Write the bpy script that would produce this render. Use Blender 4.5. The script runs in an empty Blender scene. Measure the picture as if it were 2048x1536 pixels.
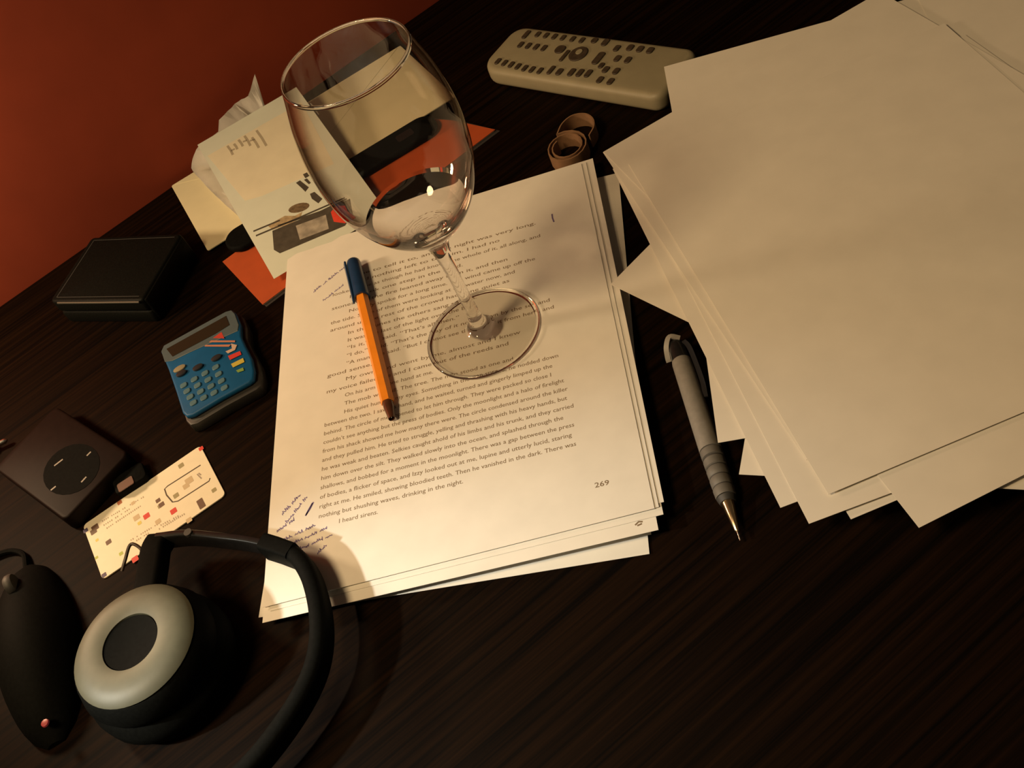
import bpy, bmesh, math, random
from mathutils import Vector, Matrix

S = 0.001                       # the scene is laid out in millimetres, built in metres
random.seed(11)
sc = bpy.context.scene
COL = sc.collection

# ------------------------------------------------------------------ camera
CAM_R = ((0.9475220, -0.0885437, -0.3071840),
         (-0.2663043, -0.7502266, -0.6051794),
         (-0.1768728, 0.6552252, -0.7344358))        # rows: image right, image down, view direction
CAM_C = Vector((259.928, -298.874, 463.621))
FPX = 2150.0
cam_data = bpy.data.cameras.new('camera')
cam = bpy.data.objects.new('camera', cam_data)
COL.objects.link(cam)
r0, r1, r2 = (Vector(r) for r in CAM_R)
M = Matrix((r0, -r1, -r2)).transposed().to_4x4()
M.translation = CAM_C * S
cam.matrix_world = M
cam_data.sensor_fit = 'HORIZONTAL'
cam_data.sensor_width = 36.0
cam_data.lens = 36.0 * FPX / 2048.0
cam_data.clip_start = 0.01
sc.camera = cam

# ------------------------------------------------------------------ colour, world, lamps
sc.view_settings.view_transform = 'Standard'
sc.view_settings.look = 'None'
sc.view_settings.gamma = 1.0
sc.view_settings.use_curve_mapping = False
sc.view_settings.exposure = 0.0
sc.cycles.use_denoising = True
sc.cycles.max_bounces = 14
sc.cycles.transmission_bounces = 14
sc.cycles.transparent_max_bounces = 16
world = bpy.data.worlds.new('world'); sc.world = world
world.use_nodes = True
world.node_tree.nodes['Background'].inputs[0].default_value = (1.0, 0.72, 0.45, 1)
world.node_tree.nodes['Background'].inputs[1].default_value = 0.045


def aim(o, target):
    o.rotation_euler = (Vector(target) - o.location).to_track_quat('-Z', 'Y').to_euler()


def lamp(name, kind, loc, target, energy, color, size):
    d = bpy.data.lights.new(name, kind)
    d.energy = energy; d.color = color
    if kind == 'AREA':
        d.shape = 'DISK'; d.size = size
    else:
        d.shadow_soft_size = size
    o = bpy.data.objects.new(name, d); COL.objects.link(o)
    o.location = Vector(loc) * S
    aim(o, Vector(target) * S)
    return o


# a small desk lamp at the lower left, whose shade throws its beam on the near end of the manuscript
desk_lamp = lamp('desk_lamp_light', 'SPOT', (-330, -125, 330), (55, -75, 10), 13.0, (1.0, 0.97, 0.84), 0.010)
desk_lamp.data.spot_size = math.radians(37)
desk_lamp.data.spot_blend = 1.0
# the shaded room lamp, further off in the same direction and higher
room_lamp = lamp('room_lamp_light', 'SPOT', (-420, -280, 1050), (225, 95, 0), 39.0, (1.0, 0.69, 0.355), 0.14)
room_lamp.data.spot_size = math.radians(48)
room_lamp.data.spot_blend = 0.6
# added fill light with an invented source, brightening the left of the red wall
wall_fill = lamp('wall_fill_light', 'POINT', (-340, 201, 215), (0, 0, 0), 4.2, (1.0, 0.72, 0.42), 0.03)
for _l in (desk_lamp, room_lamp):
    _l.data.cycles.is_caustics_light = True


# ------------------------------------------------------------------ helpers
def at(px, py, z=0.0):
    """point of the table scene (mm) seen at a pixel of the photograph, at height z above the table"""
    d = r0 * ((px - 1024) / FPX) + r1 * ((py - 768) / FPX) + r2
    return CAM_C + d * ((z - CAM_C.z) / d.z)


def lin(c):
    return tuple(((v / 255) / 12.92 if v / 255 <= 0.04045 else ((v / 255 + 0.055) / 1.055) ** 2.4) for v in c)


MATS = {}


def mat(name, rgb, rough=0.6, metal=0.0, var=0.0, scale=200.0, bump=0.0, spec=0.5, coat=0.0, emit=None):
    """principled material with a procedural mottling of its colour and a fine relief"""
    if name in MATS:
        return MATS[name]
    m = bpy.data.materials.new(name); m.use_nodes = True
    nt = m.node_tree; b = nt.nodes['Principled BSDF']
    b.inputs['Roughness'].default_value = rough
    b.inputs['Metallic'].default_value = metal
    b.inputs['Specular IOR Level'].default_value = spec
    b.inputs['Coat Weight'].default_value = coat
    tc = nt.nodes.new('ShaderNodeTexCoord')
    no = nt.nodes.new('ShaderNodeTexNoise'); no.inputs['Scale'].default_value = scale
    no.inputs['Detail'].default_value = 4
    nt.links.new(tc.outputs['Object'], no.inputs['Vector'])
    ramp = nt.nodes.new('ShaderNodeValToRGB')
    ramp.color_ramp.elements[0].position = 0.3; ramp.color_ramp.elements[1].position = 0.7
    ramp.color_ramp.elements[0].color = (*[v * (1 - var) for v in rgb], 1)
    ramp.color_ramp.elements[1].color = (*[min(1, v * (1 + var)) for v in rgb], 1)
    nt.links.new(no.outputs['Fac'], ramp.inputs[0])
    nt.links.new(ramp.outputs[0], b.inputs['Base Color'])
    if bump:
        bp = nt.nodes.new('ShaderNodeBump'); bp.inputs['Strength'].default_value = bump
        bp.inputs['Distance'].default_value = 0.0004
        nt.links.new(no.outputs['Fac'], bp.inputs['Height'])
        nt.links.new(bp.outputs[0], b.inputs['Normal'])
    if emit:
        b.inputs['Emission Color'].default_value = (*emit[0], 1)
        b.inputs['Emission Strength'].default_value = emit[1]
    MATS[name] = m
    return m


def mk(name, bm, m, parent=None, smooth=False):
    """link a bmesh (mm) as ONE mesh object"""
    bmesh.ops.scale(bm, vec=(S, S, S), verts=bm.verts)
    me = bpy.data.meshes.new(name); bm.to_mesh(me); bm.free()
    me.materials.append(m)
    if smooth:
        me.polygons.foreach_set('use_smooth', [True] * len(me.polygons))
        if smooth != 'all':
            me.set_sharp_from_angle(angle=math.radians(38))
    o = bpy.data.objects.new(name, me); COL.objects.link(o)
    if parent:
        o.parent = parent
    return o


def tag(o, label, cat, group=None):
    o['label'] = label; o['category'] = cat
    if group:
        o['group'] = group
    return o


def thing(name, label, cat, loc=(0, 0, 0), rz=0.0, group=None):
    o = bpy.data.objects.new(name, None); COL.objects.link(o)
    o.empty_display_size = 0.01
    o.location = Vector(loc) * S; o.rotation_euler = (0, 0, rz)
    return tag(o, label, cat, group)


def inset(poly, d):
    """polygon (counter-clockwise) moved inwards by d at every side"""
    n = len(poly); out = []
    for i in range(n):
        p, a, b = Vector(poly[i]), Vector(poly[i - 1]), Vector(poly[(i + 1) % n])
        e1, e2 = (p - a).normalized(), (b - p).normalized()
        n1, n2 = Vector((-e1.y, e1.x)), Vector((-e2.y, e2.x))
        m = n1 + n2
        m = m / max(m.length_squared / 2, 0.35)
        out.append(tuple(p + m * d))
    return out


def prism(poly, z0, z1, bevel=0.0, seg=2, bm=None):
    """upright slab over a polygon, its upper and lower edges rounded by bevel"""
    bm = bm or bmesh.new()
    poly = [p for i, p in enumerate(poly) if (Vector(p) - Vector(poly[i - 1])).length > 1e-5]
    if sum(poly[i - 1][0] * p[1] - p[0] * poly[i - 1][1] for i, p in enumerate(poly)) < 0:
        poly = poly[::-1]
    prof = [(0, z0), (0, z1)]
    if bevel:
        q = [(bevel * (1 - math.cos(t)), bevel * (1 - math.sin(t))) for t in [math.pi / 2 * k / seg for k in range(seg + 1)]]
        prof = [(d, z0 + h) for d, h in q[::-1]] + [(d, z1 - h) for d, h in q]
    rings = [[bm.verts.new((x, y, z)) for x, y in (inset(poly, d) if d else poly)] for d, z in prof]
    n = len(poly)
    bm.faces.new(rings[0][::-1]); bm.faces.new(rings[-1])
    for lo, hi in zip(rings, rings[1:]):
        for i in range(n):
            bm.faces.new((lo[i], lo[(i + 1) % n], hi[(i + 1) % n], hi[i]))
    return bm


def rrect(w, h, r, n=5, cx=0.0, cy=0.0):
    pts = []
    for sx, sy, a0 in ((1, -1, -90), (1, 1, 0), (-1, 1, 90), (-1, -1, 180)):
        for k in range(n + 1):
            a = math.radians(a0 + 90 * k / n)
            pts.append((cx + sx * (w / 2 - r) + r * math.cos(a), cy + sy * (h / 2 - r) + r * math.sin(a)))
    return pts


def oval(rx, ry, n=24, cx=0.0, cy=0.0):
    return [(cx + rx * math.cos(2 * math.pi * k / n), cy + ry * math.sin(2 * math.pi * k / n)) for k in range(n)]


def lathe(prof, n=48, bm=None, close=False):
    """revolve (radius, height) pairs about z; a radius of 0 ends on a pole"""
    bm = bm or bmesh.new()
    rings = []
    for r, z in prof:
        if r < 1e-6:
            rings.append([bm.verts.new((0, 0, z))])
        else:
            rings.append([bm.verts.new((r * math.cos(2 * math.pi * k / n), r * math.sin(2 * math.pi * k / n), z)) for k in range(n)])
    pairs = list(zip(rings, rings[1:]))
    if close:
        pairs.append((rings[-1], rings[0]))
    for a, b in pairs:
        for k in range(n):
            j = (k + 1) % n
            if len(a) == 1 and len(b) == 1:
                continue
            if len(a) == 1:
                bm.faces.new((a[0], b[j], b[k]))
            elif len(b) == 1:
                bm.faces.new((a[k], a[j], b[0]))
            else:
                bm.faces.new((a[k], a[j], b[j], b[k]))
    return bm


def sweep(path, section, bm=None, up=Vector((0, 0, 1)), caps=True):
    """sweep a closed cross-section (side, up) along a path of points; section may be a function of the index"""
    bm = bm or bmesh.new()
    path = [Vector(p) for p in path]
    rings = []
    for i, p in enumerate(path):
        t = (path[min(i + 1, len(path) - 1)] - path[max(i - 1, 0)]).normalized()
        s = t.cross(up)
        s = s.normalized() if s.length > 1e-4 else Vector((1, 0, 0))
        u = s.cross(t).normalized()
        sec = section(i) if callable(section) else section
        rings.append([bm.verts.new(p + s * a + u * b) for a, b in sec])
    for a, b in zip(rings, rings[1:]):
        n = len(a)
        for k in range(n):
            j = (k + 1) % n
            bm.faces.new((a[k], b[k], b[j], a[j]))
    if caps:
        bm.faces.new(rings[0]); bm.faces.new(rings[-1][::-1])
    bmesh.ops.recalc_face_normals(bm, faces=bm.faces)
    return bm


def spline(pts, n=8):
    """Catmull-Rom through the points"""
    P = [Vector(p) for p in pts]
    P = [P[0] * 2 - P[1]] + P + [P[-1] * 2 - P[-2]]
    out = []
    for i in range(1, len(P) - 2):
        a, b, c, d = P[i - 1:i + 3]
        for k in range(n):
            t = k / n
            out.append(0.5 * ((2 * b) + (c - a) * t + (2 * a - 5 * b + 4 * c - d) * t * t + (3 * b - a - 3 * c + d) * t ** 3))
    out.append(P[-2])
    return out


def circle(r, n=10):
    return [(r * math.cos(2 * math.pi * k / n), r * math.sin(2 * math.pi * k / n)) for k in range(n)]


def ribbon(paths, width, z, thick=0.03):
    """flat ink strokes: thin raised bands along 2-D polylines"""
    bm = bmesh.new()
    for path in paths:
        sweep([(x, y, z + thick / 2) for x, y in path], [(-width / 2, -thick / 2), (width / 2, -thick / 2), (width / 2, thick / 2), (-width / 2, thick / 2)], bm)
    return bm


class Ink:
    """collects lines of lettering (mm) into one flat mesh"""
    def __init__(self):
        self.v, self.f = [], []

    def line(self, text, x, y, z, size=4.3, x_end=None, rot=0.0, origin=(0, 0), weight=0.012, squeeze=1.0):
        cu = bpy.data.curves.new('lettering', 'FONT')
        cu.body = text; cu.size = size; cu.resolution_u = 2; cu.offset = weight * size * 0.4
        o = bpy.data.objects.new('lettering', cu)
        me = bpy.data.meshes.new_from_object(o)
        if me.vertices:
            w = max(v.co.x for v in me.vertices)
            k = (x_end - x) / w if x_end is not None else squeeze
            c, s = math.cos(rot), math.sin(rot)
            n = len(self.v)
            for v in me.vertices:
                X, Y = x + v.co.x * k, y + v.co.y
                dx, dy = X - origin[0], Y - origin[1]
                self.v.append((origin[0] + c * dx - s * dy, origin[1] + s * dx + c * dy, z))
            self.f += [[n + i for i in p.vertices] for p in me.polygons]
        bpy.data.objects.remove(o); bpy.data.meshes.remove(me); bpy.data.curves.remove(cu)

    def build(self, name, m, parent):
        me = bpy.data.meshes.new(name)
        me.from_pydata([(a * S, b * S, c * S) for a, b, c in self.v], [], self.f)
        me.materials.append(m)
        o = bpy.data.objects.new(name, me); COL.objects.link(o); o.parent = parent
        return o


def flat(polys, z, thick=0.04):
    bm = bmesh.new()
    for p in polys:
        prism(p, z, z + thick, bm=bm)
    return bm


# ------------------------------------------------------------------ materials
paper = mat('paper', (0.80, 0.77, 0.70), 0.85, var=0.03, scale=60, bump=0.05, spec=0.2)
paper_b = mat('paper_backs', (0.76, 0.72, 0.64), 0.85, var=0.03, scale=45, bump=0.05, spec=0.2)
ink = mat('print_ink', (0.22, 0.16, 0.10), 0.8, spec=0.1)
pen_ink = mat('blue_ink', (0.19, 0.15, 0.30), 0.8, var=0.2, scale=300, spec=0.1)
black_gloss = mat('black_gloss', (0.012, 0.012, 0.012), 0.22, var=0.2)
black_matt = mat('black_matt', (0.004, 0.0044, 0.004), 0.7, var=0.2, bump=0.1, scale=500, spec=0.04)
black_leather = mat('black_leather', (0.004, 0.0046, 0.0038), 0.55, spec=0.08, var=0.25, bump=0.35, scale=900)
steel = mat('steel', (0.62, 0.60, 0.56), 0.25, 1.0, var=0.05)


def wood():
    m = bpy.data.materials.new('dark_wood'); m.use_nodes = True
    nt = m.node_tree; b = nt.nodes['Principled BSDF']
    tc = nt.nodes.new('ShaderNodeTexCoord'); mp = nt.nodes.new('ShaderNodeMapping')
    mp.inputs['Scale'].default_value = (5, 300, 60)
    n1 = nt.nodes.new('ShaderNodeTexNoise'); n1.inputs['Scale'].default_value = 1.0
    n1.inputs['Detail'].default_value = 6; n1.inputs['Roughness'].default_value = 0.65
    rp = nt.nodes.new('ShaderNodeValToRGB')
    rp.color_ramp.elements[0].position = 0.36; rp.color_ramp.elements[0].color = (0.0012, 0.0006, 0.0003, 1)
    rp.color_ramp.elements[1].position = 0.70; rp.color_ramp.elements[1].color = (0.0105, 0.0043, 0.0014, 1)
    nt.links.new(tc.outputs['Object'], mp.inputs[0]); nt.links.new(mp.outputs[0], n1.inputs['Vector'])
    nt.links.new(n1.outputs['Fac'], rp.inputs[0]); nt.links.new(rp.outputs[0], b.inputs['Base Color'])
    bp = nt.nodes.new('ShaderNodeBump'); bp.inputs['Strength'].default_value = 0.15
    bp.inputs['Distance'].default_value = 0.0003
    nt.links.new(n1.outputs['Fac'], bp.inputs['Height']); nt.links.new(bp.outputs[0], b.inputs['Normal'])
    b.inputs['Roughness'].default_value = 0.58
    b.inputs['Specular IOR Level'].default_value = 0.05
    return m


wood_m = wood()
wall_m = mat('red_paint', (0.27, 0.044, 0.018), 0.8, var=0.06, scale=25, bump=0.12, spec=0.2)
floor_m = mat('floor_boards', (0.05, 0.03, 0.02), 0.6, var=0.2, scale=12)

# ------------------------------------------------------------------ the setting
TH = math.radians(30.6)                                    # the wall and the desk edge run at this angle
WP = (-123.0, 423.0)                                       # a point of the desk's edge at the wall


def setting(name, bm, m, loc, rz):
    o = mk(name, bm, m); o.location = Vector(loc) * S; o.rotation_euler = (0, 0, rz)
    o['kind'] = 'structure'
    return o


setting('floor', prism([(-1800, -1800), (1800, -1800), (1800, 900), (-1800, 900)], -800, -740), floor_m, (*WP, 0), TH)
setting('wall_back', prism([(-1800, 1), (1800, 1), (1800, 90), (-1800, 90)], -740, 1500), wall_m, (*WP, 0), TH)

desk = thing('desk', 'dark brown wooden desk whose back edge meets the red wall', 'desk', (*WP, -740), TH)
X0, X1, Y0 = -560, 1040, -900
mk('tabletop', prism([(X0, Y0), (X1, Y0), (X1, -0.5), (X0, -0.5)], 708, 740, 2.0), wood_m, desk)
for x in (X0 + 60, X1 - 60):
    for y in (Y0 + 60, -70):
        mk('leg', prism(rrect(50, 50, 4, 2, x, y), 0, 708), wood_m, desk)
mk('apron', prism([(X0 + 90, Y0 + 75), (X1 - 90, Y0 + 75), (X1 - 90, Y0 + 95), (X0 + 90, Y0 + 95)], 640, 708), wood_m, desk)

# ------------------------------------------------------------------ sheets of paper
PW, PH, PT = 215.9, 279.4, 0.2


def sheet_mesh(name, m):
    bm = prism([(-PW / 2, -PH / 2), (PW / 2, -PH / 2), (PW / 2, PH / 2), (-PW / 2, PH / 2)], 0, PT)
    bmesh.ops.scale(bm, vec=(S, S, S), verts=bm.verts)
    me = bpy.data.meshes.new(name); bm.to_mesh(me); bm.free(); me.materials.append(m)
    return me


ms_mesh = sheet_mesh('manuscript_sheet', paper)
back_mesh = sheet_mesh('loose_sheet', paper_b)


def sheet(name, me, corner, pos, z, deg, label, group=None):
    """lay a sheet with one corner (sx, sy signs) on a point"""
    o = bpy.data.objects.new(name, me); COL.objects.link(o)
    a = math.radians(deg); c, s = math.cos(a), math.sin(a)
    lx, ly = corner[0] * PW / 2, corner[1] * PH / 2
    o.location = Vector((pos[0] - (c * lx - s * ly), pos[1] - (s * lx + c * ly), z)) * S
    o.rotation_euler = (0, 0, a)
    return tag(o, label, 'paper', group)


BL, BR, TL, TR = (-1, -1), (1, -1), (-1, 1), (1, 1)
STK = 0.45
ZTOP = 10.0
G_MS = 'sheets of the manuscript stack'
page = sheet('manuscript_page', ms_mesh, BL, (0, 0), ZTOP - PT, 0.0,
             'printed manuscript page numbered 269, on top of the left stack under the wine glass')
specs = [  # from the second sheet down: corner, pixel of that corner, angle, label
    (BR, (1318, 1014), -0.2, 'manuscript sheet directly beneath the printed page, showing a hair of its right edge'),
    (BR, (1328, 1004), -0.6, 'manuscript sheet sticking out furthest right, its corner right of the page number'),
    (BR, (1327, 1029), -0.4, 'manuscript sheet with the second stepped corner at the lower right of the stack'),
    (BR, (1317, 1060), -0.9, 'manuscript sheet with the third stepped corner, showing a small smudge'),
]
z = ZTOP - PT
for cn, px, deg, lab in specs:
    z -= STK
    p = at(*px, z)
    o = sheet('manuscript_sheet', ms_mesh, cn, (p.x, p.y), z, deg, lab, G_MS)
    if 'smudge' in lab:
        sm = mk('smudge', ribbon([[(97, -134), (99, -132.5), (101, -133)], [(98, -134.6), (100.5, -134)]], 0.9, PT), ink, o)
n_fill = 13
for i in range(n_fill):
    z -= STK
    sheet('manuscript_sheet', ms_mesh, BL, (random.uniform(-0.6, 1.4), random.uniform(0.3, 3.0) - 0.12 * i), z, random.uniform(-0.25, 0.25),
          'plain white sheet within the manuscript stack, only its edge showing', G_MS)
for cn, px, deg, lab in [
    (BL, (536, 1243), 0.4, 'manuscript sheet low in the stack, peeping out at the lower left beside the headphones'),
    (TR, (1237, 346), -5.6, 'skewed manuscript sheet fanning out as a strip along the right of the stack'),
    (BR, (1299, 1108), -5.2, 'lowest manuscript sheet, skewed, its wide corner showing at the lower right'),
]:
    z -= STK
    p = at(*px, z)
    sheet('manuscript_sheet', ms_mesh, cn, (p.x, p.y), z, deg, lab, G_MS)

# --- the print on page 269
LS = 6.53
ORG = (31.1 - PW / 2, 49.1 - PH / 2)                       # start of the last full line, in the sheet's own frame
ROT = math.radians(-1.45)
ZI = PT + 0.02
txt = Ink()
body = {
    0: (12.5, 36, 'I heard sirens.'), 1: (0, 86, 'nothing but shushing waves, drinking in the night.'),
    2: (0, 150.7, 'right at me. He smiled, showing bloodied teeth. Then he vanished in the dark. There was'),
    3: (0, 149, 'of bodies, a flicker of space, and Izzy looked out at me, lupine and utterly lucid, staring'),
    4: (0, 151, 'shallows, and bobbed for a moment in the moonlight. There was a gap between the press'),
    5: (0, 145.5, 'him down over the silt. They walked slowly into the ocean, and splashed through the'),
    6: (0, 152, 'he was weak and beaten. Selkies caught ahold of his limbs and his trunk, and they carried'),
    7: (0, 149, 'and they pulled him. He tried to struggle, yelling and thrashing with his heavy hands, but'),
    8: (0, 150, 'from his shack showed me how many there were. The circle condensed around the killer'),
    9: (0, 148.5, 'couldn\u2019t see anything but the press of bodies. Only the moonlight and a halo of firelight'),
    10: (0, 141.5, 'behind. The circle of men opened to let him through. They were packed so close I'),
    11: (0, 142.8, 'between the two. I saw his hand, and he waited, turned and gingerly limped up the'),
    12: (12.5, 147, 'His quiet hum left my eyes. Something in the man stirred, he nodded down'),
    13: (12.5, 120, 'The mob was still. The tree. The men stood as one and'),
    14: (12.5, 70, 'On his arm the one hand at me.'), 15: (0, 118, 'my voice failed me and I came out of the reeds and'),
    16: (12.5, 126, 'My own hand went by me, almost and I knew'), 17: (0, 30, 'good sense.'),
    18: (12.5, 148, '\u201cA man,\u201d he said. \u201cBut I cannot see the end of it from here, and'),
    19: (12.5, 146, '\u201cI do,\u201d I said. \u201cThat\u2019s the way of it now, down by the sea and'),
    20: (12.5, 88, '\u201cIs it,\u201d he said. \u201cThat\u2019s all then.\u201d'), 21: (12.5, 98, 'It was the last of the light over the bay.'),
    22: (12.5, 100, 'In the dunes the others sang to him.'), 23: (0, 122, 'around us the rest of the crowd had gone quiet as'),
    24: (0, 126, 'the tide. Some of them were looking at the water now, and'), 25: (12.5, 140, 'Nobody spoke for a long time. The wind came up off the'),
    26: (0, 122, 'stones and the fire leaned away from it, and then'), 27: (12.5, 92, 'he took one step in the sand.'),
    28: (0, 145, 'looked at me as though he had known the whole of it, all along, and'),
    29: (12.5, 118, 'I had nothing left to tell him. I had no'), 30: (16, 143, 'one to tell it to, and the night was very long.')}
for n, (x0, x1, t) in body.items():
    y = ORG[1] + (n - 1) * LS - 1.0
    txt.line(t, ORG[0] + x0, y, ZI, 4.1, ORG[0] + x1, ROT, ORG, weight=0.0 if 'My' in t else 0.012)
txt.build('printed_text', ink, page)
num = Ink(); num.line('269', ORG[0] + 157.5, ORG[1] - 3.49 * LS - 1.3, ZI, 4.4, ORG[0] + 165.3, ROT, ORG, weight=0.03)
num.build('page_number', ink, page)


def pl(px, py):                                            # pixel -> the page's own frame
    p = at(px, py, ZTOP)
    return (p.x - PW / 2, p.y - PH / 2)


def scrawl(a, b, n, amp):
    """a line of illegible handwriting from a to b"""
    a, b = Vector(a), Vector(b); d = (b - a); L = d.length; d.normalize(); q = Vector((-d.y, d.x))
    words, x = [], 0.0
    while x < L - 2:
        wl = min(random.uniform(3, 8), L - x); k = max(4, int(wl * 2.2)); pts = []
        for i in range(k):
            h = amp * (random.uniform(0.2, 1.0) if i % 2 else random.uniform(-0.15, 0.2))
            pts.append(a + d * (x + wl * i / (k - 1) + random.uniform(-.2, .2)) + q * h)
        words.append([tuple(v) for v in spline([v.to_3d() for v in pts], 2)])
        x += wl + 1.6
    return [[(p[0], p[1]) for p in w] for w in words]


hand = []
for a, b in [((566, 1030), (604, 988)), ((575, 1046), (622, 985)), ((555, 1066), (590, 1040)), ((568, 1082), (640, 1048)), ((588, 1088), (655, 1058)),
             ((600, 1100), (668, 1070)), ((636, 1108), (662, 1085))]:
    hand += scrawl(pl(*a), pl(*b), 10, 2.6)
mk('margin_handwriting', ribbon(hand, 0.5, PT + 0.02), pen_ink, page)['kind'] = 'stuff'
hand = scrawl(pl(628, 585), pl(690, 535), 8, 2.6) + scrawl(pl(648, 602), pl(688, 570), 8, 2.2)
mk('margin_handwriting', ribbon(hand, 0.45, PT + 0.02), pen_ink, page)['kind'] = 'stuff'
strokes = [[pl(611, 1032), pl(617, 1020), pl(625, 1006)], [pl(612, 1030), pl(620, 1018), pl(627, 1004)], [pl(722, 456), pl(729, 452), pl(736, 450)],
           [pl(1104, 428), pl(1105, 436), pl(1108, 444)]]
mk('pen_mark', ribbon(strokes[:2], 1.0, PT + 0.02), pen_ink, page)
for st in strokes[2:]:
    mk('pen_mark', ribbon([st], 1.0, PT + 0.02), pen_ink, page)

# --- the loose pile of blank backs at the right
G_PILE = 'blank sheets of the right pile'
z = 0.05
for i in range(32):
    sheet('loose_sheet', back_mesh, (0, 0), (388 + random.uniform(-4, 4), 158 + random.uniform(-4, 4)), z, random.uniform(7, 12),
          'blank sheet buried inside the pile of loose paper at the right', G_PILE)
    z += STK
for cn, px, deg, lab in [
    (TL, (1221, 569), 39.5, 'blank sheet turned diagonally, its corner pointing left onto the manuscript stack'),
    (BL, (1478, 949), -21.0, 'blank sheet with a corner beside the tip end of the grey mechanical pencil'),
    (BL, (1436, 886), -6.0, 'blank sheet with a straight left edge lying along the grey mechanical pencil'),
    (BL, (1702, 1039), 10.5, 'blank sheet showing only a thin dark slip of its lower edge at the pile\u2019s bottom'),
    (TL, (1328, 134), -4.5, 'blank sheet whose upper left corner lies over the end of the remote control'),
    (TL, (1800, -70), -3.0, 'blank sheet filling the far upper right corner of the pile'),
    (BL, (1561, 1016), 8.0, 'blank sheet with the small lower corner just right of the pencil tip'),
    (BL, (1618, 1048), 8.0, 'blank sheet whose lower left corner reaches lowest in the middle of the pile\u2019s bottom edge'),
    (BL, (1838, 1056), 15.0, 'blank sheet with the big lowest corner at the pile\u2019s lower right'),
    (TL, (1206, 305), 12.5, 'blank sheet with the left corner nearest the coiled brown strip'),
    (TL, (1207, 304), 20.0, 'blank sheet with the slanting long top edge between coiled strip and remote control'),
    (BL, (1657, 989), 10.5, 'topmost blank sheet of the right pile, covering most of it'),
]:
    z += STK
    p = at(*px, z)
    sheet('loose_sheet', back_mesh, cn, (p.x, p.y), z, deg, lab, G_PILE)

# ------------------------------------------------------------------ the wine glass
glass_m = bpy.data.materials.new('clear_glass'); glass_m.use_nodes = True
gb = glass_m.node_tree.nodes['Principled BSDF']
gb.inputs['Base Color'].default_value = (0.985, 0.975, 0.965, 1)
gb.inputs['Roughness'].default_value = 0.0
gb.inputs['IOR'].default_value = 1.5
gb.inputs['Transmission Weight'].default_value = 1.0


# the foot is a thin plate of the same glass: light passes straight through, with a Fresnel sheen
plate_m = bpy.data.materials.new('glass_plate'); plate_m.use_nodes = True
nt = plate_m.node_tree; nt.nodes.remove(nt.nodes['Principled BSDF'])
tr = nt.nodes.new('ShaderNodeBsdfTransparent'); tr.inputs[0].default_value = (0.93, 0.92, 0.90, 1)
gl = nt.nodes.new('ShaderNodeBsdfGlossy'); gl.inputs['Roughness'].default_value = 0.0
lw = nt.nodes.new('ShaderNodeLayerWeight'); lw.inputs['Blend'].default_value = 0.5
pw = nt.nodes.new('ShaderNodeMath'); pw.operation = 'POWER'; pw.inputs[1].default_value = 4.0
fr = nt.nodes.new('ShaderNodeMath'); fr.operation = 'MULTIPLY_ADD'; fr.inputs[1].default_value = 0.9; fr.inputs[2].default_value = 0.04
nt.links.new(lw.outputs['Facing'], pw.inputs[0]); nt.links.new(pw.outputs[0], fr.inputs[0])
mx = nt.nodes.new('ShaderNodeMixShader')
nt.links.new(fr.outputs[0], mx.inputs[0]); nt.links.new(tr.outputs[0], mx.inputs[1]); nt.links.new(gl.outputs[0], mx.inputs[2])
nt.links.new(mx.outputs[0], nt.nodes['Material Output'].inputs[0])

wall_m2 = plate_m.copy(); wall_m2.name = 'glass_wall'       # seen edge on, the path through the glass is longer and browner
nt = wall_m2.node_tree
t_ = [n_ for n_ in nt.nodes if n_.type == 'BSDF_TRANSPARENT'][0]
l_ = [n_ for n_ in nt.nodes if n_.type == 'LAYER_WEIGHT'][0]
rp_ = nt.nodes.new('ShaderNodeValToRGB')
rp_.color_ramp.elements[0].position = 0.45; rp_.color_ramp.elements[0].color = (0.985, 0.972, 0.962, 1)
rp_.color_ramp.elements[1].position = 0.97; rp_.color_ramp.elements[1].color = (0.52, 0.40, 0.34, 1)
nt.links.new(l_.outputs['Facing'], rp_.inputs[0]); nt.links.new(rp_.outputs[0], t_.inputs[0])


def smooth_prof(pts, n=6):
    return [(max(p.x, 0.0), p.y) for p in spline([(r, h, 0) for r, h in pts], n)]


gp = at(967, 667, ZTOP)
wg = thing('wine_glass', 'empty stemmed wine glass standing on the printed page', 'glass', (gp.x, gp.y, ZTOP + 0.06))
foot_low = [(0.0, 0.9), (20.0, 0.7), (30, 0.25), (34.6, 0.0)]
foot_rim = [(34.6, 0.0), (35.7, 0.5), (35.9, 1.3), (35.2, 2.1)]
foot_up = [(35.2, 2.1), (28, 2.8), (19, 3.9), (13, 5.1), (9.5, 6.5)]
stem = [(9.5, 6.5), (6.4, 9.3), (4.6, 14), (3.9, 22), (3.6, 34), (3.6, 48), (4.0, 60), (4.9, 70), (6.6, 78)]
bowl_out = [(6.6, 78), (10.5, 83.5), (17, 89.5), (23.5, 96), (29.5, 104), (35, 115), (39.3, 129), (41.2, 144), (41.0, 160), (38.6, 177), (35.0, 191), (33.0, 199)]
bowl_rim = [(33.0, 199), (32.75, 199.7), (32.2, 199.7), (31.8, 199)]
bowl_in = [(31.8, 199), (33.7, 191), (37.2, 177), (39.6, 160), (39.7, 144), (37.5, 129), (32.8, 116), (26.5, 106), (19.5, 98.5), (12, 93.5), (5, 91.2), (0, 90.6)]
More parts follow.
